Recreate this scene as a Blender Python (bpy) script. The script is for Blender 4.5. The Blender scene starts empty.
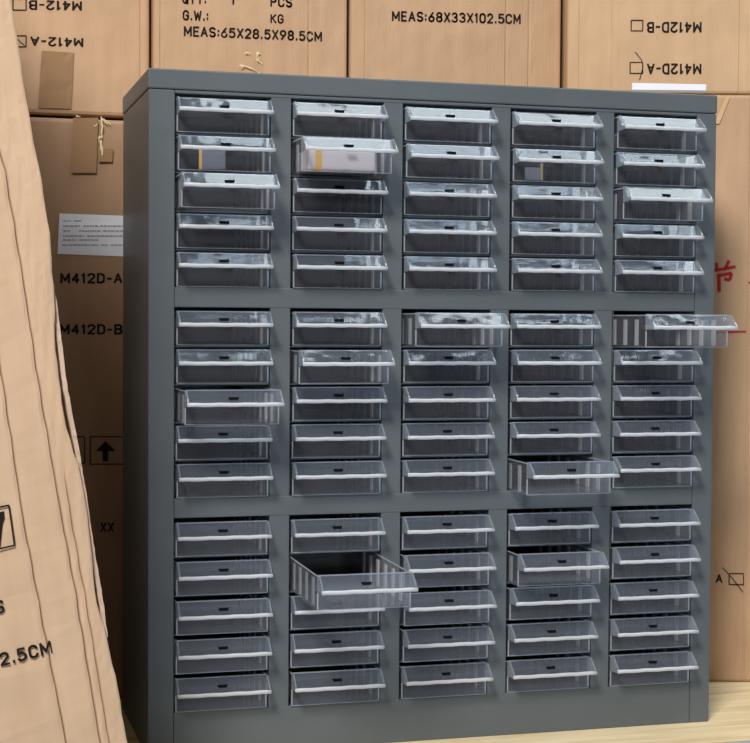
import bpy, bmesh, math, random
from mathutils import Vector, Matrix
random.seed(7)
S = bpy.context.scene
C = S.collection

# ------------------------------------------------------------------ camera
YAW, PITCH, ROLL, FPX = 0.2718, -0.0319, 0.0064, 1600.0
CAM = Vector((-0.2168, -1.6449, 0.4556))
cy, sy, cp, sp, cr, sr = (math.cos(YAW), math.sin(YAW), math.cos(PITCH), math.sin(PITCH), math.cos(ROLL), math.sin(ROLL))
FW = Vector((sy * cp, cy * cp, sp))
R0 = Vector((cy, -sy, 0)); U0 = R0.cross(FW)
RT = R0 * cr + U0 * sr
UP = -R0 * sr + U0 * cr
cam = bpy.data.objects.new('camera', bpy.data.cameras.new('camera'))
C.objects.link(cam)
m3 = Matrix((RT, UP, -FW)).transposed()
cam.matrix_world = Matrix.Translation(CAM) @ m3.to_4x4()
cam.data.sensor_fit = 'HORIZONTAL'; cam.data.sensor_width = 36
cam.data.lens = FPX / 750 * 36
cam.data.clip_start = 0.01
S.camera = cam


def sight(px, py):
    return FW + RT * ((px - 375) / FPX) - UP * ((py - 371.5) / FPX)


# ------------------------------------------------------------------ materials
def srgb(r, g, b):
    f = lambda c: (c / 255 / 12.92) if c / 255 <= 0.04045 else ((c / 255 + 0.055) / 1.055) ** 2.4
    return (f(r), f(g), f(b), 1)


def newmat(name):
    m = bpy.data.materials.new(name); m.use_nodes = True
    nt = m.node_tree; nt.nodes.clear()
    out = nt.nodes.new('ShaderNodeOutputMaterial')
    return m, nt, out


def N(nt, kind, **kw):
    n = nt.nodes.new(kind)
    for k, v in kw.items():
        if k in n.inputs: n.inputs[k].default_value = v
        else: setattr(n, k, v)
    return n


def plain(name, col, rough=0.6, spec=0.4, metal=0.0):
    m, nt, out = newmat(name)
    b = N(nt, 'ShaderNodeBsdfPrincipled')
    b.inputs['Base Color'].default_value = col; b.inputs['Roughness'].default_value = rough
    b.inputs['Specular IOR Level'].default_value = spec; b.inputs['Metallic'].default_value = metal
    nz = N(nt, 'ShaderNodeTexNoise'); nz.inputs['Scale'].default_value = 180
    bp = N(nt, 'ShaderNodeBump'); bp.inputs['Strength'].default_value = 0.03; bp.inputs['Distance'].default_value = 0.001
    nt.links.new(nz.outputs['Fac'], bp.inputs['Height']); nt.links.new(bp.outputs['Normal'], b.inputs['Normal'])
    nt.links.new(b.outputs['BSDF'], out.inputs['Surface'])
    return m


def cardboard(name, c1, c2, flute=420.0):
    m, nt, out = newmat(name)
    L = nt.links.new
    b = N(nt, 'ShaderNodeBsdfPrincipled'); b.inputs['Roughness'].default_value = 0.82; b.inputs['Specular IOR Level'].default_value = 0.2
    tc = N(nt, 'ShaderNodeTexCoord')
    mp = N(nt, 'ShaderNodeMapping'); mp.inputs['Scale'].default_value = (1, 1, 0.18)
    L(tc.outputs['Object'], mp.inputs['Vector'])
    n1 = N(nt, 'ShaderNodeTexNoise'); n1.inputs['Scale'].default_value = 60; n1.inputs['Detail'].default_value = 6
    L(mp.outputs['Vector'], n1.inputs['Vector'])
    n2 = N(nt, 'ShaderNodeTexNoise'); n2.inputs['Scale'].default_value = 7; n2.inputs['Detail'].default_value = 3
    L(tc.outputs['Object'], n2.inputs['Vector'])
    ad = N(nt, 'ShaderNodeMath', operation='ADD'); L(n1.outputs['Fac'], ad.inputs[0]); L(n2.outputs['Fac'], ad.inputs[1])
    rp = N(nt, 'ShaderNodeValToRGB'); rp.color_ramp.elements[0].position = 0.35; rp.color_ramp.elements[1].position = 0.68
    rp.color_ramp.elements[0].color = c1; rp.color_ramp.elements[1].color = c2
    hf = N(nt, 'ShaderNodeMath', operation='MULTIPLY'); hf.inputs[1].default_value = 0.5
    L(ad.outputs[0], hf.inputs[0]); L(hf.outputs[0], rp.inputs['Fac']); L(rp.outputs['Color'], b.inputs['Base Color'])
    wv = N(nt, 'ShaderNodeTexWave', wave_type='BANDS', bands_direction='X'); wv.inputs['Scale'].default_value = flute / 6.283
    wv.inputs['Distortion'].default_value = 0.6; wv.inputs['Detail'].default_value = 1
    L(tc.outputs['Object'], wv.inputs['Vector'])
    mx = N(nt, 'ShaderNodeMath', operation='MULTIPLY_ADD'); mx.inputs[1].default_value = 0.35
    L(wv.outputs['Fac'], mx.inputs[0]); L(n1.outputs['Fac'], mx.inputs[2])
    bp = N(nt, 'ShaderNodeBump'); bp.inputs['Strength'].default_value = 0.16; bp.inputs['Distance'].default_value = 0.001
    L(mx.outputs[0], bp.inputs['Height']); L(bp.outputs['Normal'], b.inputs['Normal'])
    L(b.outputs['BSDF'], out.inputs['Surface'])
    return m


def steel_paint():
    m, nt, out = newmat('grey_painted_steel'); L = nt.links.new
    b = N(nt, 'ShaderNodeBsdfPrincipled'); b.inputs['Roughness'].default_value = 0.42
    b.inputs['Specular IOR Level'].default_value = 0.45
    tc = N(nt, 'ShaderNodeTexCoord')
    n = N(nt, 'ShaderNodeTexNoise'); n.inputs['Scale'].default_value = 9; n.inputs['Detail'].default_value = 4
    L(tc.outputs['Object'], n.inputs['Vector'])
    rp = N(nt, 'ShaderNodeValToRGB'); rp.color_ramp.elements[0].color = srgb(*STEEL[0]); rp.color_ramp.elements[1].color = srgb(*STEEL[1])
    rp.color_ramp.elements[0].position = .3; rp.color_ramp.elements[1].position = .7
    L(n.outputs['Fac'], rp.inputs['Fac']); L(rp.outputs['Color'], b.inputs['Base Color'])
    n2 = N(nt, 'ShaderNodeTexNoise'); n2.inputs['Scale'].default_value = 700
    L(tc.outputs['Object'], n2.inputs['Vector'])
    bp = N(nt, 'ShaderNodeBump'); bp.inputs['Strength'].default_value = 0.12; bp.inputs['Distance'].default_value = 0.0006
    L(n2.outputs['Fac'], bp.inputs['Height']); L(bp.outputs['Normal'], b.inputs['Normal'])
    L(b.outputs['BSDF'], out.inputs['Surface'])
    return m


def clear_plastic(name, tint, haze, hazecol, rough=0.06, ior=1.5, wob=0.25):
    """thin moulded clear plastic: see-through, glossy by Fresnel, a little milky"""
    m, nt, out = newmat(name); L = nt.links.new
    tr = N(nt, 'ShaderNodeBsdfTransparent'); tr.inputs['Color'].default_value = tint
    df = N(nt, 'ShaderNodeBsdfDiffuse'); df.inputs['Color'].default_value = hazecol
    tl = N(nt, 'ShaderNodeBsdfTranslucent'); tl.inputs['Color'].default_value = hazecol
    dm = N(nt, 'ShaderNodeMixShader'); dm.inputs[0].default_value = 0.5
    L(df.outputs[0], dm.inputs[1]); L(tl.outputs[0], dm.inputs[2])
    m1 = N(nt, 'ShaderNodeMixShader'); m1.inputs[0].default_value = haze
    L(tr.outputs[0], m1.inputs[1]); L(dm.outputs[0], m1.inputs[2])
    gl = N(nt, 'ShaderNodeBsdfGlossy'); gl.inputs['Roughness'].default_value = rough
    n = N(nt, 'ShaderNodeTexNoise'); n.inputs['Scale'].default_value = 28; n.inputs['Detail'].default_value = 2
    oi = N(nt, 'ShaderNodeObjectInfo'); tc = N(nt, 'ShaderNodeTexCoord'); va = N(nt, 'ShaderNodeVectorMath', operation='ADD')
    mu = N(nt, 'ShaderNodeMath', operation='MULTIPLY'); mu.inputs[1].default_value = 40
    L(oi.outputs['Random'], mu.inputs[0]); L(tc.outputs['Object'], va.inputs[0]); L(mu.outputs[0], va.inputs[1])
    L(va.outputs[0], n.inputs['Vector'])
    bp = N(nt, 'ShaderNodeBump'); bp.inputs['Strength'].default_value = wob; bp.inputs['Distance'].default_value = 0.002
    L(n.outputs['Fac'], bp.inputs['Height']); L(bp.outputs['Normal'], gl.inputs['Normal'])
    fr = N(nt, 'ShaderNodeFresnel'); fr.inputs['IOR'].default_value = ior
    m2 = N(nt, 'ShaderNodeMixShader'); L(m1.outputs[0], m2.inputs[1]); L(gl.outputs[0], m2.inputs[2])
    ge = N(nt, 'ShaderNodeNewGeometry'); iv = N(nt, 'ShaderNodeMath', operation='SUBTRACT'); iv.inputs[0].default_value = 1.0
    L(ge.outputs['Backfacing'], iv.inputs[1]); fm = N(nt, 'ShaderNodeMath', operation='MULTIPLY')
    L(fr.outputs[0], fm.inputs[0]); L(iv.outputs[0], fm.inputs[1]); L(fm.outputs[0], m2.inputs[0])
    L(m2.outputs[0], out.inputs['Surface'])
    return m


def wood_floor():
    m, nt, out = newmat('pale_wood_floor'); L = nt.links.new
    b = N(nt, 'ShaderNodeBsdfPrincipled'); b.inputs['Roughness'].default_value = 0.5
    tc = N(nt, 'ShaderNodeTexCoord'); mp = N(nt, 'ShaderNodeMapping'); mp.inputs['Scale'].default_value = (2.5, 30, 1)
    L(tc.outputs['Object'], mp.inputs['Vector'])
    n = N(nt, 'ShaderNodeTexNoise'); n.inputs['Scale'].default_value = 2.2; n.inputs['Detail'].default_value = 8; n.inputs['Distortion'].default_value = 0.8
    L(mp.outputs['Vector'], n.inputs['Vector'])
    rp = N(nt, 'ShaderNodeValToRGB'); e = rp.color_ramp.elements
    e[0].position = .3; e[0].color = srgb(198, 174, 132); e[1].position = .62; e[1].color = srgb(226, 207, 168)
    L(n.outputs['Fac'], rp.inputs['Fac']); L(rp.outputs['Color'], b.inputs['Base Color'])
    L(b.outputs['BSDF'], out.inputs['Surface'])
    return m


STEEL = ((86, 93, 97), (93, 100, 104))
M_STEEL = steel_paint()
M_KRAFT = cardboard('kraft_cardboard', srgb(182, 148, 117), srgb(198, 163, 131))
M_KRAFT_SHADED = cardboard('shade_darkened_kraft', srgb(160, 128, 101), srgb(174, 141, 112))  # kraft darkened to put shade into the rear carton's colour
M_KRAFT_LIGHTER = cardboard('lighter_kraft_cardboard', srgb(190, 157, 123), srgb(204, 170, 135))  # lighter, yellower kraft for the upper right carton
M_KRAFT_PALE = cardboard('pale_kraft_cardboard', srgb(198, 167, 136), srgb(212, 181, 150))  # kraft lightened: stronger light on the near carton put into its colour
M_TORN = cardboard('torn_cardboard', srgb(186, 160, 138), srgb(206, 184, 164))
M_INK = plain('black_ink', srgb(38, 32, 30), 0.8, 0.1)
M_RED = plain('red_marker', srgb(176, 48, 50), 0.8, 0.1)
M_TAPE = plain('brown_packing_tape', srgb(152, 118, 86), 0.35, 0.5)
M_TAPE_PALE = plain('pale_packing_tape', srgb(208, 172, 128), 0.35, 0.5)
M_FIBRE = plain('frayed_strap', srgb(236, 218, 176), 0.5, 0.3)
M_LABEL = plain('white_label_paper', srgb(232, 234, 242), 0.7, 0.2)
M_GREYINK = plain('grey_print', srgb(120, 124, 140), 0.8, 0.1)
M_CLEAR = clear_plastic('clear_drawer_plastic', (0.965, 0.975, 0.985, 1), 0.075, srgb(205, 206, 214))
M_RIB = clear_plastic('ribbed_plastic', (0.92, 0.93, 0.95, 1), 0.62, srgb(226, 224, 224), 0.2)
M_RIM = clear_plastic('painted_edge_glint', (0.92, 0.94, 0.96, 1), 0.5, srgb(225, 230, 238), 0.12)
M_WING = clear_plastic('holder_wing', (0.93, 0.945, 0.96, 1), 0.27, srgb(216, 224, 234), 0.1)
M_PLATE = clear_plastic('glossy_label_holder', (0.93, 0.955, 0.98, 1), 0.06, srgb(200, 212, 230), 0.07, 1.6, 0.4)
M_GRIP = clear_plastic('painted_grip_glint', (0.9, 0.93, 0.95, 1), 0.85, srgb(238, 240, 243), 0.15)  # whitened to paint the light collected by the clear lip
M_SLOT = plain('painted_slot_shade', srgb(14, 16, 19), 0.9, 0.05)
M_PAPER = plain('pinkish_paper', srgb(214, 200, 200), 0.6, 0.3)
M_ORANGE = plain('orange_band', srgb(224, 172, 84), 0.6, 0.3)
M_GREYCARD = plain('grey_card', srgb(112, 112, 122), 0.6, 0.3)
M_WOOD = wood_floor()
M_CONC = plain('grey_floor', srgb(150, 156, 168), 0.7, 0.3)
M_WALL = plain('plaster_wall', srgb(196, 196, 194), 0.9, 0.2)


# ------------------------------------------------------------------ mesh helpers
def link(name, bm, mats, parent=None, smooth=False):
    bmesh.ops.recalc_face_normals(bm, faces=bm.faces)
    me = bpy.data.meshes.new(name); bm.to_mesh(me); bm.free()
    for m in (mats if isinstance(mats, (list, tuple)) else [mats]): me.materials.append(m)
    if smooth:
        for p in me.polygons: p.use_smooth = True
    o = bpy.data.objects.new(name, me); C.objects.link(o)
    if parent is not None: o.parent = parent
    return o


def box(bm, x0, x1, y0, y1, z0, z1, mi=0, bev=0.0):
    v = [bm.verts.new((x, y, z)) for x in (x0, x1) for y in (y0, y1) for z in (z0, z1)]
    fs = [bm.faces.new([v[i] for i in q]) for q in ((0, 1, 3, 2), (4, 6, 7, 5), (0, 4, 5, 1), (2, 3, 7, 6), (0, 2, 6, 4), (1, 5, 7, 3))]
    for f in fs: f.material_index = mi
    bmesh.ops.recalc_face_normals(bm, faces=fs)
    if bev:
        es = list({e for f in fs for e in f.edges})
        r = bmesh.ops.bevel(bm, geom=es, offset=bev, segments=2, affect='EDGES', profile=0.5)
        for f in r['faces']: f.material_index = mi


def prism(bm, pts, axis, a0, a1, mi=0):
    """extrude a polygon of 2-D points along an axis (x: pts are (y,z); y: pts are (x,z))"""
    mk = (lambda p, a: (a, p[0], p[1])) if axis == 'x' else (lambda p, a: (p[0], a, p[1]))
    A = [bm.verts.new(mk(p, a0)) for p in pts]; B = [bm.verts.new(mk(p, a1)) for p in pts]
    n = len(pts); fs = [bm.faces.new(A), bm.faces.new(B[::-1])]
    for i in range(n): fs.append(bm.faces.new((A[i], A[(i + 1) % n], B[(i + 1) % n], B[i])))
    for f in fs: f.material_index = mi


def tube(bm, pts, r, seg=8, flat=1.0):
    pts = [Vector(p) for p in pts]; rings = []
    for i, p in enumerate(pts):
        d = (pts[min(i + 1, len(pts) - 1)] - pts[max(i - 1, 0)]).normalized()
        a = d.cross(Vector((0, 1, 0)))
        if a.length < 1e-3: a = d.cross(Vector((0, 0, 1)))
        a.normalize(); b = d.cross(a)
        rings.append([bm.verts.new(p + a * (r * math.cos(t)) + b * (r * flat * math.sin(t))) for t in (2 * math.pi * k / seg for k in range(seg))])
    for A, B in zip(rings, rings[1:]):
        for k in range(seg): bm.faces.new((A[k], A[(k + 1) % seg], B[(k + 1) % seg], B[k]))
    bm.faces.new(rings[0][::-1]); bm.faces.new(rings[-1])


def tag(o, label, cat, group=None):
    o['label'] = label; o['category'] = cat
    if group: o['group'] = group
    return o


def empty(name, M):
    o = bpy.data.objects.new(name, None); C.objects.link(o)
    o.empty_display_size = 0.05; o.matrix_world = M
    return o


def structure(name, bm, m):
    o = link(name, bm, m); o['kind'] = 'structure'; return o


# ------------------------------------------------------------------ setting
bm = bmesh.new(); box(bm, -1.6, 2.6, -0.085, 2.7, -0.02, 0.0); structure('floor', bm, M_WOOD).rotation_euler.z = math.radians(0)
bm = bmesh.new(); box(bm, -1.6, 2.6, -3.2, -0.087, -0.02, -0.0005); structure('trim_1', bm, M_CONC)
bm = bmesh.new(); box(bm, -1.6, 2.6, 2.6, 2.7, -0.02, 3.2); structure('wall_back', bm, M_WALL)

# ------------------------------------------------------------------ steel cabinet
W, D, H = 0.64, 0.2256, 0.712
COL0, COLP, COLW = 0.0267, 0.1222, 0.1009
TOPS = (0.6874, 0.4680, 0.2495); BOTS = (0.4888, 0.2699, 0.0465)
LID = 0.0206
cab = empty('drawer_cabinet', Matrix.Translation((0, 0, 0)))
tag(cab, 'tall grey steel parts cabinet with five columns of clear plastic drawers on pale wood floor', 'cabinet')


def part(name, boxes, parent=cab, mat=M_STEEL, bev=0.0009):
    bm = bmesh.new()
    for b in boxes: box(bm, *b, bev=bev)
    return link(name, bm, mat, parent)


part('top_panel', [(-0.0008, W + 0.0008, -0.0009, D + 0.0005, H - LID, H)], bev=0.0016)
part('side_panel', [(0, COL0, 0, D, 0, H - LID - 0.0006)])
part('side_panel', [(W - COL0 + 0.0031, W, 0, D, 0, H - LID - 0.0006)])
XR = W - COL0 + 0.0031 - 0.0005
part('back_panel', [(COL0, XR, D - 0.002, D, 0.002, H - LID)])
part('plinth', [(COL0 + 0.0003, XR, 0.0003, 0.02, 0, BOTS[2])])
part('crossrail', [(COL0 + 0.0003, XR, 0.0002, 0.012, TOPS[0], H - LID - 0.0006)])
part('crossrail', [(COL0 + 0.0003, XR, 0.0002, 0.012, TOPS[1], BOTS[0])])
part('crossrail', [(COL0 + 0.0003, XR, 0.0002, 0.012, TOPS[2], BOTS[1])])
for c in range(4):
    x0 = COL0 + COLP * c + COLW
    part('upright', [(x0, x0 + COLP - COLW, 0.0007, D - 0.004, 0.004, H - LID - 0.002)], bev=0.0006)
for g in range(3):
    pitch = (TOPS[g] - BOTS[g]) / 5
    for k in range(5):
        z = BOTS[g] + k * pitch
        part('shelf', [(COL0 + 0.0005, XR - 0.0005, 0.006, D - 0.003, z - 0.0016, z - 0.0004)], bev=0)

# --- one drawer: tray, label holder, grip, slot
HW, DL, DH, T = 0.0482, 0.205, 0.0352, 0.0017


def tray_mesh():
    bm = bmesh.new()
    box(bm, -HW, HW, 0, DL, 0, T)                                  # bottom
    box(bm, -HW, HW, 0, T, T, DH)                                  # front wall
    box(bm, -HW, HW, DL - T, DL, T, DH - 0.002)                    # back wall
    for s in (-1, 1):
        x0, x1 = sorted((s * HW, s * (HW - T)))
        box(bm, x0, x1, T, DL - T, T, DH - 0.001)
        xi = s * (HW - T)
        for k in range(6):                                         # divider ribs inside the side walls
            y = 0.024 + k * 0.029
            a, b = sorted((xi, xi - s * 0.0013))
            box(bm, a, b, y, y + 0.0075, T, DH * 0.84, mi=1)
    for s in (-1, 1):                                              # milky rims paint in the light that clear edges catch
        a, b = sorted((s * (HW + .0001), s * (HW - .0011)))
        box(bm, a, b, -.0002, .0009, .0004, DH * .5, mi=2)
        box(bm, a, b, .001, DL - .002, DH - .0016, DH - .0006, mi=2)
    box(bm, -HW + .0012, HW - .0012, -.0002, .0011, DH - .0009, DH + .0002, mi=2)
    box(bm, -HW + .0012, HW - .0012, -.0002, .0005, .0001, .0007, mi=2)
    box(bm, -0.004, 0.004, -0.0008, 0, 0.0012, 0.0028)             # small moulded pip under the front
    return bm


def holder_mesh():
    bm = bmesh.new()
    prism(bm, [(-0.0002, DH), (-0.0002, DH - 0.0018), (-0.0088, 0.0224), (-0.0112, 0.0212), (-0.0195, 0.0203), (-0.0195, 0.0217), (-0.0116, 0.0226), (-0.0096, 0.0236)], 'x', -HW + 0.0012, HW - 0.0012)
    for s in (-1, 1):
        x0, x1 = sorted((s * (HW + 0.0003), s * (HW - 0.0013)))
        prism(bm, [(-0.0002, DH + 0.0004), (-0.0002, 0.0185), (-0.0205, 0.0195), (-0.0212, 0.0235), (-0.018, 0.0272), (-0.007, DH + 0.0002)], 'x', x0, x1, 1)
    return bm


def grip_mesh():
    bm = bmesh.new()
    n = 13
    pts = [(-HW - 0.0006 + (2 * HW + 0.0012) * i / (n - 1), -0.0212, 0.0213 + 0.00022 * math.sin(i * 1.9)) for i in range(n)]
    tube(bm, pts, 0.0021, 10)
    return bm


def slot_mesh():  # thin black pad, paints the shade inside the finger slot
    bm = bmesh.new()
    a, b = Vector((0, -0.0002, DH)), Vector((0, -0.0096, 0.0236)); d = b - a
    n = Vector((0, d.z, -d.y)).normalized()
    if n.z < 0: n = -n
    pts = [(-0.0054, .64), (-0.0046, .85), (0.0046, .85), (0.0054, .64)]
    lo = [bm.verts.new(a + d * t + Vector((x, 0, 0)) + n * .0001) for x, t in pts]
    hi = [bm.verts.new(v.co + n * 0.0006) for v in lo]
    bm.faces.new(lo); bm.faces.new(hi[::-1])
    for i in range(4): bm.faces.new((lo[i], lo[(i + 1) % 4], hi[(i + 1) % 4], hi[i]))
    return bm


proto = link('drawer', tray_mesh(), [M_CLEAR, M_RIB, M_RIM], cab)
kids = [link('label_holder', holder_mesh(), [M_PLATE, M_WING], proto), link('grip', grip_mesh(), M_GRIP, proto, True),
        link('slot', slot_mesh(), M_SLOT, proto)]
kids[1]['label'] = 'clear grip bar whitened to paint the light it catches'; kids[2]['label'] = 'black pad painting the shade inside the label holder slot'

# (row, column): how far the drawer is pulled out, in metres
PULL = {(2, 1): .010, (3, 1): .033, (8, 1): .055, (2, 2): .038, (7, 2): .032, (12, 2): .118, (6, 3): .044, (2, 3): .007,
        (12, 3): .009, (13, 3): .011, (14, 3): .005, (3, 5): .021, (6, 5): .082, (10, 4): .052, (12, 4): .028, (13, 4): .006,
        (13, 1): .005, (14, 1): .004, (1, 5): .004, (2, 5): .002}
POS = {}
first = True
for g in range(3):
    pitch = (TOPS[g] - BOTS[g]) / 5
    for k in range(5):
        for c in range(5):
            row, col = g * 5 + k + 1, c + 1
            d = PULL.get((row, col), random.uniform(0.0, 0.003))
            if first:
                dr = proto; first = False
            else:
                dr = proto.copy(); C.objects.link(dr); dr.parent = cab
                for kd in kids:
                    q = kd.copy(); C.objects.link(q); q.parent = dr
            dr.location = (COL0 + COLP * c + COLW / 2 + random.uniform(-.0005, .0005), 0.0008 - d, TOPS[g] - (k + 1) * pitch + 0.0004)
            if d > 0.1: dr.location.z -= 0.0; dr.rotation_euler.x = math.radians(0.6)
            if d > 0.02: dr['label'] = 'clear drawer pulled out past the others' if d < 0.1 else 'clear drawer pulled far out of the cabinet'
            POS[(row, col)] = dr.location.copy()

# --- things lying in drawers
p = POS[(2, 2)]
pk = empty('paper_packet', Matrix.Translation((p.x - 0.004, p.y + 0.0045, p.z + T + 0.0003)))
tag(pk, 'pinkish white paper packet with an orange band inside the pulled-out drawer, second column, second row', 'packet')
bm = bmesh.new(); box(bm, -0.036, 0.036, 0, 0.05, 0, 0.0215, bev=0.002); link('wrapper', bm, M_PAPER, pk)
bm = bmesh.new(); box(bm, -0.0285, -0.0215, -0.0004, 0.0504, -0.0001, 0.0219, bev=0.0003); link('band', bm, M_ORANGE, pk)
p = POS[(2, 1)]
cd = empty('index_card', Matrix.Translation((p.x - 0.012, p.y + 0.006, p.z + T + 0.0003)))
tag(cd, 'dim grey card with a yellow edge standing in the second drawer of the leftmost column', 'card')
bm = bmesh.new(); box(bm, -0.0105, 0.014, 0, 0.0012, 0, 0.021, bev=0.0003); link('card', bm, M_GREYCARD, cd)
bm = bmesh.new(); box(bm, -0.0135, -0.0105, 0, 0.0012, 0, 0.023); link('edge_strip', bm, M_ORANGE, cd)
p = POS[(2, 4)]
cd = empty('index_card', Matrix.Translation((p.x - 0.012, p.y + 0.006, p.z + T + 0.0003)))
tag(cd, 'small card with a dull yellow edge in the second drawer of the fourth column', 'card')
bm = bmesh.new(); box(bm, -0.02, -0.002, 0, 0.0012, 0, 0.014, bev=0.0003); link('card', bm, M_GREYCARD, cd)
bm = bmesh.new(); box(bm, -0.002, 0.001, 0, 0.0012, 0, 0.019); link('edge_strip', bm, plain('dull_yellow', srgb(158, 140, 96)), cd)


# ------------------------------------------------------------------ cartons
class Face:
    """front face of a carton: local x to the right, z up, y = 0 on the face"""
    def __init__(s, M): s.M = M; s.I = M.inverted()
    def at(s, px, py):
        o = s.I @ CAM; d = s.I.to_3x3() @ sight(px, py)
        q = o + d * (-o.y / d.y)
        return Vector((q.x, q.z))


def hash_noise(a, b, c):
    return math.sin(a * 12.9 + b * 7.1 + c * 3.3) * 0.5 + math.sin(a * 31.7 - b * 17.3 + c) * 0.3


def carton(name, M, w, d, h, grooves=(), mat=M_KRAFT, bulge=0.0015, seed=0, bev=0.004):
    """closed corrugated box with creased, slightly bulging faces"""
    root = empty(name, M)
    xs = sorted(set([0, bev * .35, bev, w - bev, w - bev * .35, w] + [w * i / 16 for i in range(1, 16)] + [g + e for g in grooves for e in (-.0022, -.0007, 0.0007, .0022)]))
    zs = sorted(set([0, bev * .35, bev, h - bev, h - bev * .35, h] + [h * i / 14 for i in range(1, 14)]))
    rnd = lambda t, L: (bev - math.sqrt(max(0, bev ** 2 - (bev - min(t, L - t, bev)) ** 2)))
    bm = bmesh.new()
    rows = []
    for z in zs:
        r = []
        for x in xs:
            y = max(rnd(x, w), rnd(z, h))
            u, v = x / w, z / h
            y -= bulge * 16 * u * (1 - u) * v * (1 - v) + 0.0006 * hash_noise(u * 3, v * 3, seed) * (1 if .03 < u < .97 and .03 < v < .97 else 0)
            for g in grooves:
                if abs(x - g) < 0.001: y += 0.0011
            r.append(bm.verts.new((x, y, z)))
        rows.append(r)
    for a, b in zip(rows, rows[1:]):
        for i in range(len(xs) - 1): bm.faces.new((a[i], a[i + 1], b[i + 1], b[i]))
    ring = rows[0][:] + [r[-1] for r in rows[1:-1]] + rows[-1][::-1] + [r[0] for r in rows[-2:0:-1]]
    back = [bm.verts.new((v.co.x, d, v.co.z)) for v in ring]
    n = len(ring)
    for i in range(n): bm.faces.new((ring[i], ring[(i + 1) % n], back[(i + 1) % n], back[i]))
    bm.faces.new(back[::-1])
    b = link('body', bm, mat, root, False)
    return root, Face(M)


PROUD = 0.0028   # prints follow the bulge of the face closely: they are laid just proud of it


def surf_y(root, x, z):
    o = root.children[0]
    best, by = 1e9, 0
    for v in o.data.vertices:
        if v.co.y < 0.02:
            dd = (v.co.x - x) ** 2 + (v.co.z - z) ** 2
            if dd < best: best, by = dd, v.co.y
    return by


def drape(bm, root, lift=0.0003):
    """lay flat verts (x, layer, z) on the carton's front face"""
    for v in bm.verts:
        v.co.y = surf_y(root, v.co.x, v.co.z) - lift - v.co.y


def sheet(bm, quad, nx=6, nz=6, t=0.0003):
    """thin sheet over four corner points (bl, br, tr, tl)"""
    bl, br, tr, tl = [Vector(q) for q in quad]
    lay = []
    for L in (0, t):
        g = []
        for j in range(nz + 1):
            a = bl.lerp(tl, j / nz); b = br.lerp(tr, j / nz)
            g.append([bm.verts.new((q.x, L, q.y)) for q in (a.lerp(b, i / nx) for i in range(nx + 1))])
        lay.append(g)
        for j in range(nz):
            for i in range(nx): bm.faces.new((g[j][i], g[j][i + 1], g[j + 1][i + 1], g[j + 1][i]))
    lo, hi = lay
    edge = lambda g: g[0] + [r[-1] for r in g[1:-1]] + g[-1][::-1] + [r[0] for r in g[-2:0:-1]]
    A, B = edge(lo), edge(hi)
    for i in range(len(A)): bm.faces.new((A[i], A[(i + 1) % len(A)], B[(i + 1) % len(A)], B[i]))


def stroke(bm, a, b, wd):
    a, b = Vector(a), Vector(b); d = (b - a).normalized(); n = Vector((-d.y, d.x)) * wd / 2
    sheet(bm, [a - n, b - n, b + n, a + n], max(1, int((b - a).length / 0.008)), 1, 0.0002)


def arc(cx, cz, rx, rz, a0, a1, n=8):
    return [(cx + rx * math.cos(math.radians(a0 + (a1 - a0) * i / n)), cz + rz * math.sin(math.radians(a0 + (a1 - a0) * i / n))) for i in range(n + 1)]


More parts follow.
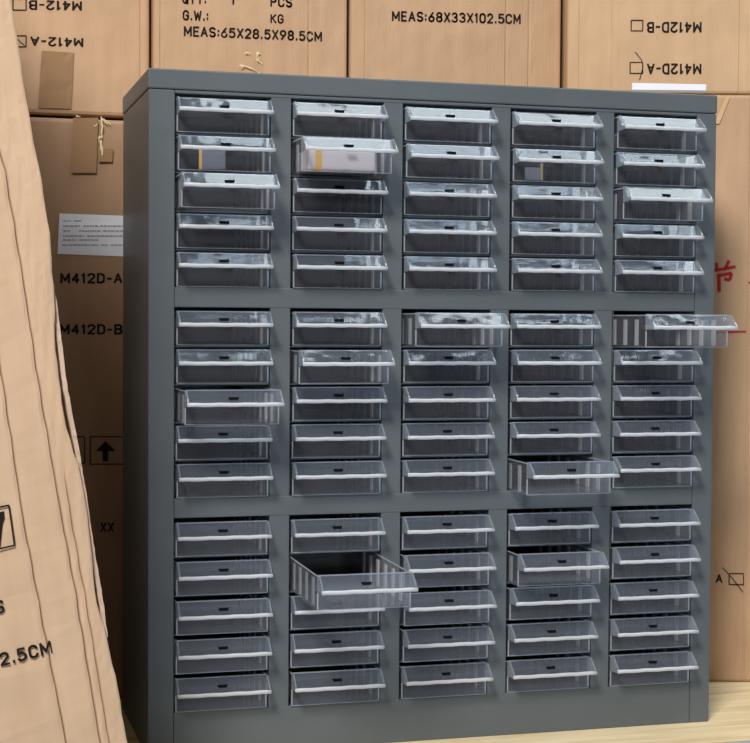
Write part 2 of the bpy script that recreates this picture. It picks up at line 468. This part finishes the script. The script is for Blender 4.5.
w_ = .5   # letter width for a cap height of 1
GL = {
    'M': (.62, [[(0, 0), (0, 1), (.31, .25), (.62, 1), (.62, 0)]]), 'W': (.66, [[(0, 1), (.16, 0), (.33, .8), (.5, 0), (.66, 1)]]),
    '4': (w_, [[(.36, 0), (.36, 1), (0, .3), (.5, .3)]]), '1': (.2, [[(0, .8), (.14, 1), (.14, 0)]]),
    '2': (w_, [arc(.25, .74, .25, .26, 170, -30, 9) + [(0, 0), (.5, 0)]]),
    '-': (.3, [[(0, .45), (.3, .45)]]), 'A': (.56, [[(0, 0), (.28, 1), (.56, 0)], [(.1, .33), (.46, .33)]]),
    'B': (w_, [[(0, 0), (0, 1), (.26, 1)] + arc(.26, .765, .22, .235, 90, -90) + [(0, .53)], [(.26, .53)] + arc(.27, .265, .23, .265, 90, -90) + [(0, 0)]]),
    'D': (w_, [[(0, 0), (0, 1), (.2, 1)] + arc(.2, .7, .3, .3, 90, 0) + arc(.2, .3, .3, .3, 0, -90) + [(0, 0)]]),
    'E': (.44, [[(.44, 1), (0, 1), (0, 0), (.44, 0)], [(0, .52), (.38, .52)]]),
    'S': (w_, [arc(.25, .75, .25, .25, 20, 270, 9) + arc(.25, .25, .25, .25, 90, -160, 9)]),
    ':': (.08, [[(.04, .12), (.04, .26)], [(.04, .6), (.04, .74)]]), '.': (.08, [[(.04, 0), (.04, .13)]]),
    '6': (w_, [[(.4, 1), (.06, .45)] + arc(.25, .28, .25, .28, 150, 510, 14)]),
    '9': (w_, [[(.1, 0), (.44, .55)] + arc(.25, .72, .25, .28, -30, 330, 14)]),
    '8': (w_, [arc(.25, .76, .22, .24, -90, 270, 14), arc(.25, .26, .25, .26, 90, 450, 14)]),
    '5': (w_, [[(.46, 1), (.06, 1), (.03, .55)] + arc(.23, .32, .27, .32, 130, -150, 10)]),
    '3': (w_, [arc(.24, .76, .23, .24, 160, -90, 8) + arc(.24, .26, .26, .26, 90, -160, 8)]),
    '0': (w_, [[(0, .3), (0, .7)] + arc(.25, .7, .25, .3, 180, 0) + arc(.25, .3, .25, .3, 0, -180)]),
    'Q': (w_, [[(0, .3), (0, .7)] + arc(.25, .7, .25, .3, 180, 0) + arc(.25, .3, .25, .3, 0, -180), [(.3, .25), (.52, -.04)]]),
    'C': (w_, [arc(.25, .7, .25, .3, 10, 180) + arc(.25, .3, .25, .3, 180, 350)]),
    'G': (w_, [arc(.25, .7, .25, .3, 10, 180) + arc(.25, .3, .25, .3, 180, 360) + [(.5, .48), (.28, .48)]]),
    'X': (w_, [[(0, 0), (.5, 1)], [(0, 1), (.5, 0)]]), 'T': (.48, [[(0, 1), (.48, 1)], [(.24, 1), (.24, 0)]]),
    'Y': (.52, [[(0, 1), (.26, .5), (.52, 1)], [(.26, .5), (.26, 0)]]), 'P': (w_, [[(0, 0), (0, 1), (.25, 1)] + arc(.25, .74, .24, .26, 90, -90) + [(0, .48)]]),
    'K': (w_, [[(0, 0), (0, 1)], [(.48, 1), (0, .4)], [(.16, .56), (.5, 0)]]),
}


def glyphs(s, wt=0.145):
    """stroked capitals of a line, as quads in the unit square"""
    V, F = [], []; x = 0.0; lo = []
    for ch in s:
        wd, lines = GL[ch]
        for ln in lines:
            pts = [Vector((x + p[0], p[1] * (1 - wt) + wt / 2)) for p in ln]
            for a, b in zip(pts, pts[1:]):
                d = b - a
                if d.length < 1e-5: continue
                d.normalize(); n = Vector((-d.y, d.x)) * wt / 2; e = d * wt * .32
                k = len(V); V += [a - e - n, b + e - n, b + e + n, a - e + n]; F.append((k, k + 1, k + 2, k + 3))
        x += wd + 0.3
    x0, x1 = min(v.x for v in V), max(v.x for v in V)
    return [((v.x - x0) / (x1 - x0), v.y) for v in V], F


def lettering(root, face, s, bl, br, tl, flip=False, bold=0.18, mat=None):
    """print s on the face; bl, br, tl are where its bounding box has its corners in the photograph"""
    A, B, Tt = face.at(*bl), face.at(*br), face.at(*tl)
    V, F = glyphs(s, bold)
    ex, ez = B - A, Tt - A
    bm = bmesh.new(); vs = []
    for u, v in V:
        if flip: u, v = 1 - u, 1 - v
        q = A + ex * u + ez * v
        vs.append(bm.verts.new((q.x, 0, q.y)))
    for f in F:
        try: bm.faces.new([vs[i] for i in f])
        except ValueError: pass
    c = A + ex * .5 + ez * .5
    drape(bm, root, 0.0004)
    return link('printed_text', bm, mat or M_INK, root)


def check_box(root, face, bl, br, tl, marks=(), name='tick_box', wd=0.0013):
    A, B, Tt = face.at(*bl), face.at(*br), face.at(*tl); Q = B + Tt - A
    bm = bmesh.new()
    for a, b in ((A, B), (B, Q), (Q, Tt), (Tt, A)): stroke(bm, a, b, wd)
    for path in marks:
        for a, b in zip(path, path[1:]): stroke(bm, face.at(*a), face.at(*b), wd * .8)
    drape(bm, root, 0.0004)
    return link(name, bm, M_INK, root)


def tape(root, face, pts, mat=M_TAPE, name='packing_tape'):
    bm = bmesh.new(); sheet(bm, [face.at(*p) for p in pts]); drape(bm, root, 0.0013)
    return link(name, bm, mat, root)


def fray(root, face, paths, r):
    bm = bmesh.new(); rg = random.Random(len(paths))
    for path in paths:
        for k in range(3):
            pts = []; ox, oy = rg.uniform(-1, 1), rg.uniform(-1, 1)
            for a, b in zip(path, path[1:]):
                for t in (0, .33, .66):
                    q = face.at(a[0] + (b[0] - a[0]) * t + ox + rg.uniform(-.7, .7), a[1] + (b[1] - a[1]) * t + oy + rg.uniform(-.7, .7))
                    pts.append(Vector((q.x, surf_y(root, q.x, q.y) - 0.001 - rg.uniform(0, .002), q.y)))
            if len(pts) > 1: tube(bm, pts[:max(2, len(pts) - k)], r * rg.uniform(.5, 1), 6, 0.5)
    o = link('frayed_strap', bm, M_FIBRE, root); o['label'] = 'pale frayed shred of strapping'
    return o


def TM(x, y, z, rz=0): return Matrix.Translation((x, y, z)) @ Matrix.Rotation(rz, 4, 'Z')


YB = 0.268
EH = 0.6905
# lower left carton, behind the cabinet
ME = TM(-0.40, YB, 0)
E, fE = carton('carton', ME, 0.97, 0.42, EH, mat=M_KRAFT_SHADED, seed=1, bev=0.005, bulge=0.001)
tag(E, 'shaded brown carton behind the cabinet with a white label and a black arrow box', 'carton')
lettering(E, fE, 'M412D-A', (60, 283.5), (122.5, 283.5), (60, 273))
lettering(E, fE, 'M412D-B', (59.5, 334.5), (122.5, 334.5), (59.5, 324))
bm = bmesh.new(); LQ = [fE.at(*p) for p in ((57.4, 254), (152, 257.5), (153, 217), (59.4, 213.4))]; sheet(bm, LQ, 8, 6); drape(bm, E, 0.0006)
lb = link('label', bm, M_LABEL, E); lb['label'] = 'white paper label with lines of small print'
bm = bmesh.new()
for j, (py, segs) in enumerate([(221, ((63, 72), (74, 82))), (226, ((63, 80), (83, 98), (100, 128))), (231, ((63, 70), (79, 101), (103, 130))),
                                (236, ((63, 84), (87, 126))), (240, ((63, 76), (79, 99))), (245, ((62, 98), (101, 107), (111, 124)))]):
    for a, b in segs:
        x = a
        while x < b - 1.2:
            e = min(b, x + random.uniform(1.2, 4.0))
            stroke(bm, fE.at(x, py), fE.at(e, py + .1), 0.0011); x = e + 0.7
drape(bm, E, 0.0011); link('printed_lines', bm, M_GREYINK, E)
check_box(E, fE, (90, 464), (128, 464), (90, 436.6), name='icon_box')
check_box(E, fE, (58, 463), (84.5, 463), (58, 436.6), name='icon_box')
bm = bmesh.new()
sheet(bm, [fE.at(*p) for p in ((102.4, 461), (108, 461), (108, 450), (102.4, 450))], 2, 4, .0002)
sheet(bm, [fE.at(*p) for p in ((95.5, 451), (115, 451), (105.4, 441), (105, 441))], 4, 4, .0002)
drape(bm, E, 0.0004); link('arrow_mark', bm, M_INK, E)
lettering(E, fE, 'XX', (100, 532), (114, 532), (100, 522))
tape(E, fE, ((71, 173), (96, 173), (98, 118), (73, 118)))
tape(E, fE, ((98.5, 162), (112, 162), (113, 149), (98.8, 149)))
fray(E, fE, [[(100, 118), (101.5, 128), (101, 137), (99, 141)], [(101.5, 119), (107, 123), (111, 127)], [(97, 124), (92, 128)], [(100, 137), (96, 143)],
             [(101, 140), (102, 152), (102, 159)], [(77, 117), (82, 117.5)]], 0.00065)

# upper left carton
MA = TM(-0.40, YB + 0.004, EH + 0.0044) @ Matrix.Rotation(-math.asin(0.004 / 0.40), 4, 'X')
axr = Face(MA).at(150, 60).x
A_, fA = carton('carton', MA, axr, 0.40, 0.33, mat=M_KRAFT, seed=2, bev=0.005, grooves=(Face(MA).at(141, 50).x,))
tag(A_, 'upper left carton printed upside down, with a ticked box and a strip of brown tape', 'carton')
lettering(A_, fA, 'M412-A', (30, 46), (83.5, 47.5), (30, 36.5), True)
lettering(A_, fA, 'M412-B', (28.6, 10), (82, 11), (28.6, .2), True)
check_box(A_, fA, (16.5, 47), (26, 47), (16.5, 36), [[(15, 37), (24.5, 46)]])
check_box(A_, fA, (12.8, 10.2), (26, 10.4), (12.8, -1))
tape(A_, fA, ((38, 108), (71, 109), (74, 53), (41.6, 51)))

# second carton of the upper row
xl = Face(TM(0, YB - 0.004, 0)).at(153.5, 40).x
MB = TM(xl, YB - 0.004, EH + 0.0004)
bw = Face(MB).at(347.5, 40).x
B_, fB = carton('carton', MB, bw, 0.40, 0.34, seed=3, bev=0.004, grooves=(Face(MB).at(161, 40).x, Face(MB).at(309, 60).x))
tag(B_, 'upper carton left of the middle, printed with three lines ending in 98.5CM', 'carton')
lettering(B_, fB, 'QTY:', (182, 4), (206, 5), (182, -7))
lettering(B_, fB, '1', (230.5, 5), (234, 5), (230.5, -5))
lettering(B_, fB, 'PCS', (270, 7), (292, 8), (270, -3.5))
lettering(B_, fB, 'G.W.:', (182.5, 20.5), (208, 21.5), (182.5, 10))
lettering(B_, fB, 'KG', (270, 23.5), (283.5, 24), (270, 14))
lettering(B_, fB, 'MEAS:65X28.5X98.5CM', (183.5, 36.5), (322, 42), (183.5, 26))
fray(B_, fB, [[(239, 65), (243, 65.5), (252, 69.5), (264, 74)], [(240, 68), (246, 67)], [(245, 53.5), (251, 53.5)], [(256, 53.5), (263, 53.8)],
              [(257, 53), (257, 61), (265, 65.5)]], 0.0005)

# third carton of the upper row
xl = Face(TM(0, YB, 0)).at(350.5, 40).x
MC = TM(xl, YB, EH + 0.0004)
cw = Face(MC).at(561.5, 40).x
C_, fC = carton('carton', MC, cw, 0.40, 0.34, seed=4, bev=0.004, grooves=[Face(MC).at(q, 40).x for q in (365, 506, 529)])
tag(C_, 'upper carton right of the middle, printed with a line ending in 102.5CM', 'carton')
lettering(C_, fC, 'MEAS:68X33X102.5CM', (391.5, 21.5), (520.5, 24.5), (391.5, 11))

# right-hand stack, turned a little towards the lens
RZ = -math.atan2(0.2683, 0.9633)
o = CAM; d = sight(730, 682); base = o + d * (-o.z / d.z)
ax = Vector((math.cos(RZ), math.sin(RZ), 0))
MFh = TM(*(base - ax * 0.055), RZ)
fh = Face(MFh).at(730, 94.4).y
F_, fF = carton('carton', MFh, 0.40, 0.36, fh, seed=5, bev=0.004, grooves=(Face(MFh).at(744.5, 600).x,))
tag(F_, 'tall carton on the floor right of the cabinet, marked with red brush writing', 'carton')
sx = lambda x: 690 + x / 6.2; szy = lambda y: 240 + y / 6.2
bm = bmesh.new()
for path, wd in (([(150, 188), (215, 178), (282, 165)], .0040), ([(163, 140), (168, 195)], .0036), ([(242, 126), (226, 160), (210, 186)], .0040),
                 ([(172, 222), (258, 205)], .0042), ([(257, 205), (246, 250), (212, 240)], .0040), ([(176, 212), (180, 270), (179, 320)], .0044)):
    for a, b in zip(path, path[1:]): stroke(bm, fF.at(sx(a[0]), szy(a[1])), fF.at(sx(b[0]), szy(b[1])), wd)
drape(bm, F_, 0.0004); rw = link('red_character', bm, M_RED, F_); rw['label'] = 'red brushed character'
bm = bmesh.new(); stroke(bm, fF.at(714, 332.5), fF.at(746, 331.5), .0022); drape(bm, F_, 0.0004)
rw = link('red_dash', bm, M_RED, F_); rw['label'] = 'red brushed dash'
bm = bmesh.new(); stroke(bm, fF.at(748.5, 282.5), fF.at(753, 283), .0022); drape(bm, F_, 0.0004); link('red_dash', bm, M_RED, F_)
lettering(F_, fF, 'A', (715.5, 583), (722.5, 583), (715.5, 574))
check_box(F_, fF, (729, 584.5), (743.5, 584.5), (729, 573.5), [[(722.5, 567.5), (732, 578), (742.7, 592)]])
tape(F_, fF, ((714.5, 124), (719, 124), (730, 97), (725.5, 97)), M_TAPE_PALE)

pd = Face(MFh); xd = pd.at(567, 60).x
MD = MFh @ Matrix.Translation((xd, 0.0, fh + 0.0004))
D_, fD = carton('carton', MD, 0.44, 0.42, 0.34, mat=M_KRAFT_LIGHTER, seed=6, bev=0.004, grooves=[Face(MD).at(q, 40).x for q in (580, 612, 740)])
tag(D_, 'upper right carton printed upside down, with a white label at its foot', 'carton')
lettering(D_, fD, 'M412D-A', (646.6, 74.5), (701.5, 74.5), (646.6, 63.5), True)
lettering(D_, fD, 'M412D-B', (646.6, 33), (701.5, 33), (646.6, 22), True)
check_box(D_, fD, (630, 73.5), (642.6, 73.5), (630, 62.5), [[(635, 52), (641.5, 60), (643, 67), (639.5, 80)]])
check_box(D_, fD, (631, 31), (642.6, 31), (631, 20.5))
bm = bmesh.new(); sheet(bm, [Vector((fD.at(632, 83).x, .0004)), Vector((fD.at(706, 83).x, .0004)), fD.at(706, 84.5), fD.at(632, 83)], 6, 3); drape(bm, D_, 0.0008)
lb = link('label', bm, M_LABEL, D_); lb['label'] = 'blank white label'

# ------------------------------------------------------------------ leaning carton, near left
# face frame: turned 7 degrees about the vertical, then tipped to the left in its own plane
g0 = Vector((-0.0561, -0.30, 0.0981))
aG = math.radians(7); tip = math.radians(-9.0)
MG = Matrix.Translation(g0) @ Matrix.Rotation(aG, 4, 'Z') @ Matrix.Rotation(tip, 4, 'Y')
fG = Face(MG)
PROF = [(12, 0), (27, 100), (42, 180), (50, 230), (54.5, 285), (55, 310), (55.5, 340), (59.5, 380), (66, 425), (74, 452), (80.5, 468), (84, 490), (89, 520), (92, 550), (93.5, 575), (98, 605), (108, 640), (117, 680), (128, 743)]
prof = sorted([(fG.at(*p).y, fG.at(*p).x) for p in PROF])
vlo, vhi = prof[0][0] - 0.0700, prof[-1][0] + 0.27
prof = [(vlo, prof[0][1] + 0.002)] + prof + [(vhi, prof[-1][1] + 0.002)]


def interp(tab, v):
    for (a, xa), (b, xb) in zip(tab, tab[1:]):
        if v <= b: return xa + (xb - xa) * max(0, min(1, (v - a) / (b - a)))
    return tab[-1][1]


GW, GD = 0.18, 0.54
CR = []
for path in ([(-8, 120), (5, 172), (20, 260), (38, 380), (56, 487), (75, 590), (100, 743)], [(-12, 290), (0, 365), (23, 520), (42, 620), (66, 743)],
             [(6, 120), (19, 172), (33, 260), (51, 380), (65, 480), (72, 525), (84, 590), (109, 743)]):
    CR.append(sorted((fG.at(*p).y, fG.at(*p).x) for p in path))
root = empty('carton', MG)
nv = 90
zs = [vlo + (vhi - vlo) * i / nv for i in range(nv + 1)]
bm = bmesh.new(); rows = []
for z in zs:
    xr = interp(prof, z) + 0.0007 * hash_noise(z * 9, 0.3, 2)
    xs = [(-GW, 0)] + [(-GW * q, 0) for q in (.8, .65)]
    cols = []
    for ti, t in enumerate(CR):
        act = 1 if t[0][0] - .05 <= z <= t[-1][0] + .08 else 0
        if ti == 2: act = max(0.0, min(1.0, (fG.at(62, 470).y - z) / .02)) * .8
        cx = interp(t, z) + 0.0006 * hash_noise(z * 14, .7, 5)
        cols += [(cx - .003, -.0006 * act), (cx - .0004, .0002 * act), (cx + .0004, .0036 * act), (cx + .0014, 0)]
    xs += sorted(c for c in cols if c[0] < xr - .004) or []
    while len(xs) < 3 + 12: xs.append((xs[-1][0] + 0.0002, 0))
    xs.sort()
    lastx = xs[-1][0]
    xs += [(lastx + (xr - lastx) * .5, 0), (xr - min(.002, (xr - lastx) * .2), .0003), (xr - min(.0006, (xr - lastx) * .05), .0010), (xr, .003)]
    rows.append([bm.verts.new((x, y + 0.0007 * hash_noise(x * 20, z * 8, 1), z)) for x, y in xs])
for a, b in zip(rows, rows[1:]):
    for i in range(len(a) - 1): bm.faces.new((a[i], a[i + 1], b[i + 1], b[i]))
ring = rows[0][:] + [r[-1] for r in rows[1:-1]] + rows[-1][::-1] + [r[0] for r in rows[-2:0:-1]]
back = [bm.verts.new((v.co.x - (0.004 if v.co.x > -GW + .01 else 0), GD, v.co.z)) for v in ring]
n = len(ring)
for i in range(n): bm.faces.new((ring[i], ring[(i + 1) % n], back[(i + 1) % n], back[i]))
bm.faces.new(back[::-1])
link('body', bm, M_KRAFT_PALE, root)
tag(root, 'pale creased carton leaning in the near left foreground with a torn right edge', 'carton')
# torn outer ply along the right-hand edge
OUT = [(54.5, 280), (58, 305), (62.5, 340), (68, 385), (74.5, 420), (80.5, 452), (86, 485), (92.5, 530), (99, 570), (104, 600), (109, 638)]
bm = bmesh.new(); prev = None
rag = random.Random(3)
for i in range(len(OUT) * 6 - 5):
    k, f = divmod(i, 6)
    p0 = OUT[k]; p1 = OUT[min(k + 1, len(OUT) - 1)]
    px = p0[0] + (p1[0] - p0[0]) * f / 6; py = p0[1] + (p1[1] - p0[1]) * f / 6
    q = fG.at(px + rag.uniform(-.4, .4), py); xi = max(interp(prof, q.y) - 0.0015, q.x - 0.0034)
    cur = [bm.verts.new(c) for c in ((xi, .006, q.y), (max(q.x, xi + .001), .004 + rag.uniform(-.0004, .0005), q.y), (max(q.x, xi + .001) - .001, .012, q.y), (xi, .012, q.y))]
    if prev:
        for j in range(4): bm.faces.new((prev[j], prev[(j + 1) % 4], cur[(j + 1) % 4], cur[j]))
    else: bm.faces.new(cur)
    prev = cur
bm.faces.new(prev[::-1])
te = link('torn_edge', bm, M_TORN, root); te['label'] = 'whitish torn cardboard ply along the edge'


def g_text(s, br, tr, bl):
    """lettering on the leaning face, running left from br"""
    Bq, Tq, Lq = fG.at(*br), fG.at(*tr), fG.at(*bl)
    V, F = glyphs(s, .17); ex = Bq - Lq; ez = Tq - Bq
    bm = bmesh.new(); vs = [bm.verts.new(((Lq + ex * u + ez * v).x, 0, (Lq + ex * u + ez * v).y)) for u, v in V]
    for f in F:
        try: bm.faces.new([vs[i] for i in f])
        except ValueError: pass
    drape(bm, root, 0.0015)
    link('printed_text', bm, M_INK, root)


g_text('102.5CM', (52.5, 653), (50, 640), (-19, 671))
g_text('PCS', (5, 612), (3, 598.5), (-26, 620))
bm = bmesh.new()
Q = [fG.at(*p) for p in ((-30, 555), (14, 545), (8.5, 505), (-36, 514))]
for a, b in zip(Q, Q[1:] + Q[:1]): stroke(bm, a, b, 0.0014)
drape(bm, root, 0.0014); link('icon_box', bm, M_INK, root)
bm = bmesh.new()
gl = [(-25, 517), (4, 511), (4.5, 518), (2.5, 524), (-3, 530), (-7, 532), (-5, 544), (0, 546), (-18, 549), (-14, 546), (-16, 533), (-22, 529)]
vs = [bm.verts.new((q.x, 0, q.y)) for q in (fG.at(*p) for p in gl)]
bm.faces.new(vs); bmesh.ops.triangulate(bm, faces=bm.faces); drape(bm, root, 0.0006); link('goblet_mark', bm, M_INK, root)

# ------------------------------------------------------------------ light
wd = bpy.data.worlds.new('room_light'); S.world = wd; wd.use_nodes = True
wt_ = wd.node_tree; bg = wt_.nodes['Background']
tc = wt_.nodes.new('ShaderNodeTexCoord'); sx_ = wt_.nodes.new('ShaderNodeSeparateXYZ'); wr = wt_.nodes.new('ShaderNodeValToRGB')
wt_.links.new(tc.outputs['Generated'], sx_.inputs[0]); wt_.links.new(sx_.outputs['Z'], wr.inputs['Fac'])
wr.color_ramp.elements[0].position = 0.0; wr.color_ramp.elements[0].color = (0.05, 0.052, 0.056, 1)
wr.color_ramp.elements[1].position = 0.85; wr.color_ramp.elements[1].color = (0.36, 0.38, 0.41, 1)
wt_.links.new(wr.outputs['Color'], bg.inputs['Color']); bg.inputs['Strength'].default_value = 0.42


def area(name, loc, target, sx, sy, power, col):
    l = bpy.data.lights.new(name, 'AREA'); l.shape = 'RECTANGLE'; l.size = sx; l.size_y = sy; l.energy = power; l.color = col
    o = bpy.data.objects.new(name, l); C.objects.link(o); o.location = loc
    o.rotation_euler = (Vector(target) - Vector(loc)).to_track_quat('-Z', 'Y').to_euler()
    return o


area('ceiling_strip_light', (-1.4, -2.8, 3.2), (0.2, 0.0, 0.35), 0.85, 1.0, 216, (1.0, 0.97, 0.93))
area('added_glint_light', (1.3, -1.95, 3.0), (1.3, -1.949, 0), 2.4, 0.14, 14, (0.9, 0.96, 1.0))  # unseen light added to give the lower label holders small glints
area('skylight', (1.4, -0.33, 3.0), (1.4, -0.329, 0), 1.9, 0.5, 28, (0.82, 0.94, 1.0))

S.cycles.transparent_max_bounces = 48
S.cycles.max_bounces = 10
S.cycles.use_denoising = True
S.view_settings.view_transform = 'Standard'; S.view_settings.look = 'None'
S.view_settings.gamma = 1; S.view_settings.use_curve_mapping = False
S.view_settings.exposure = 0.0
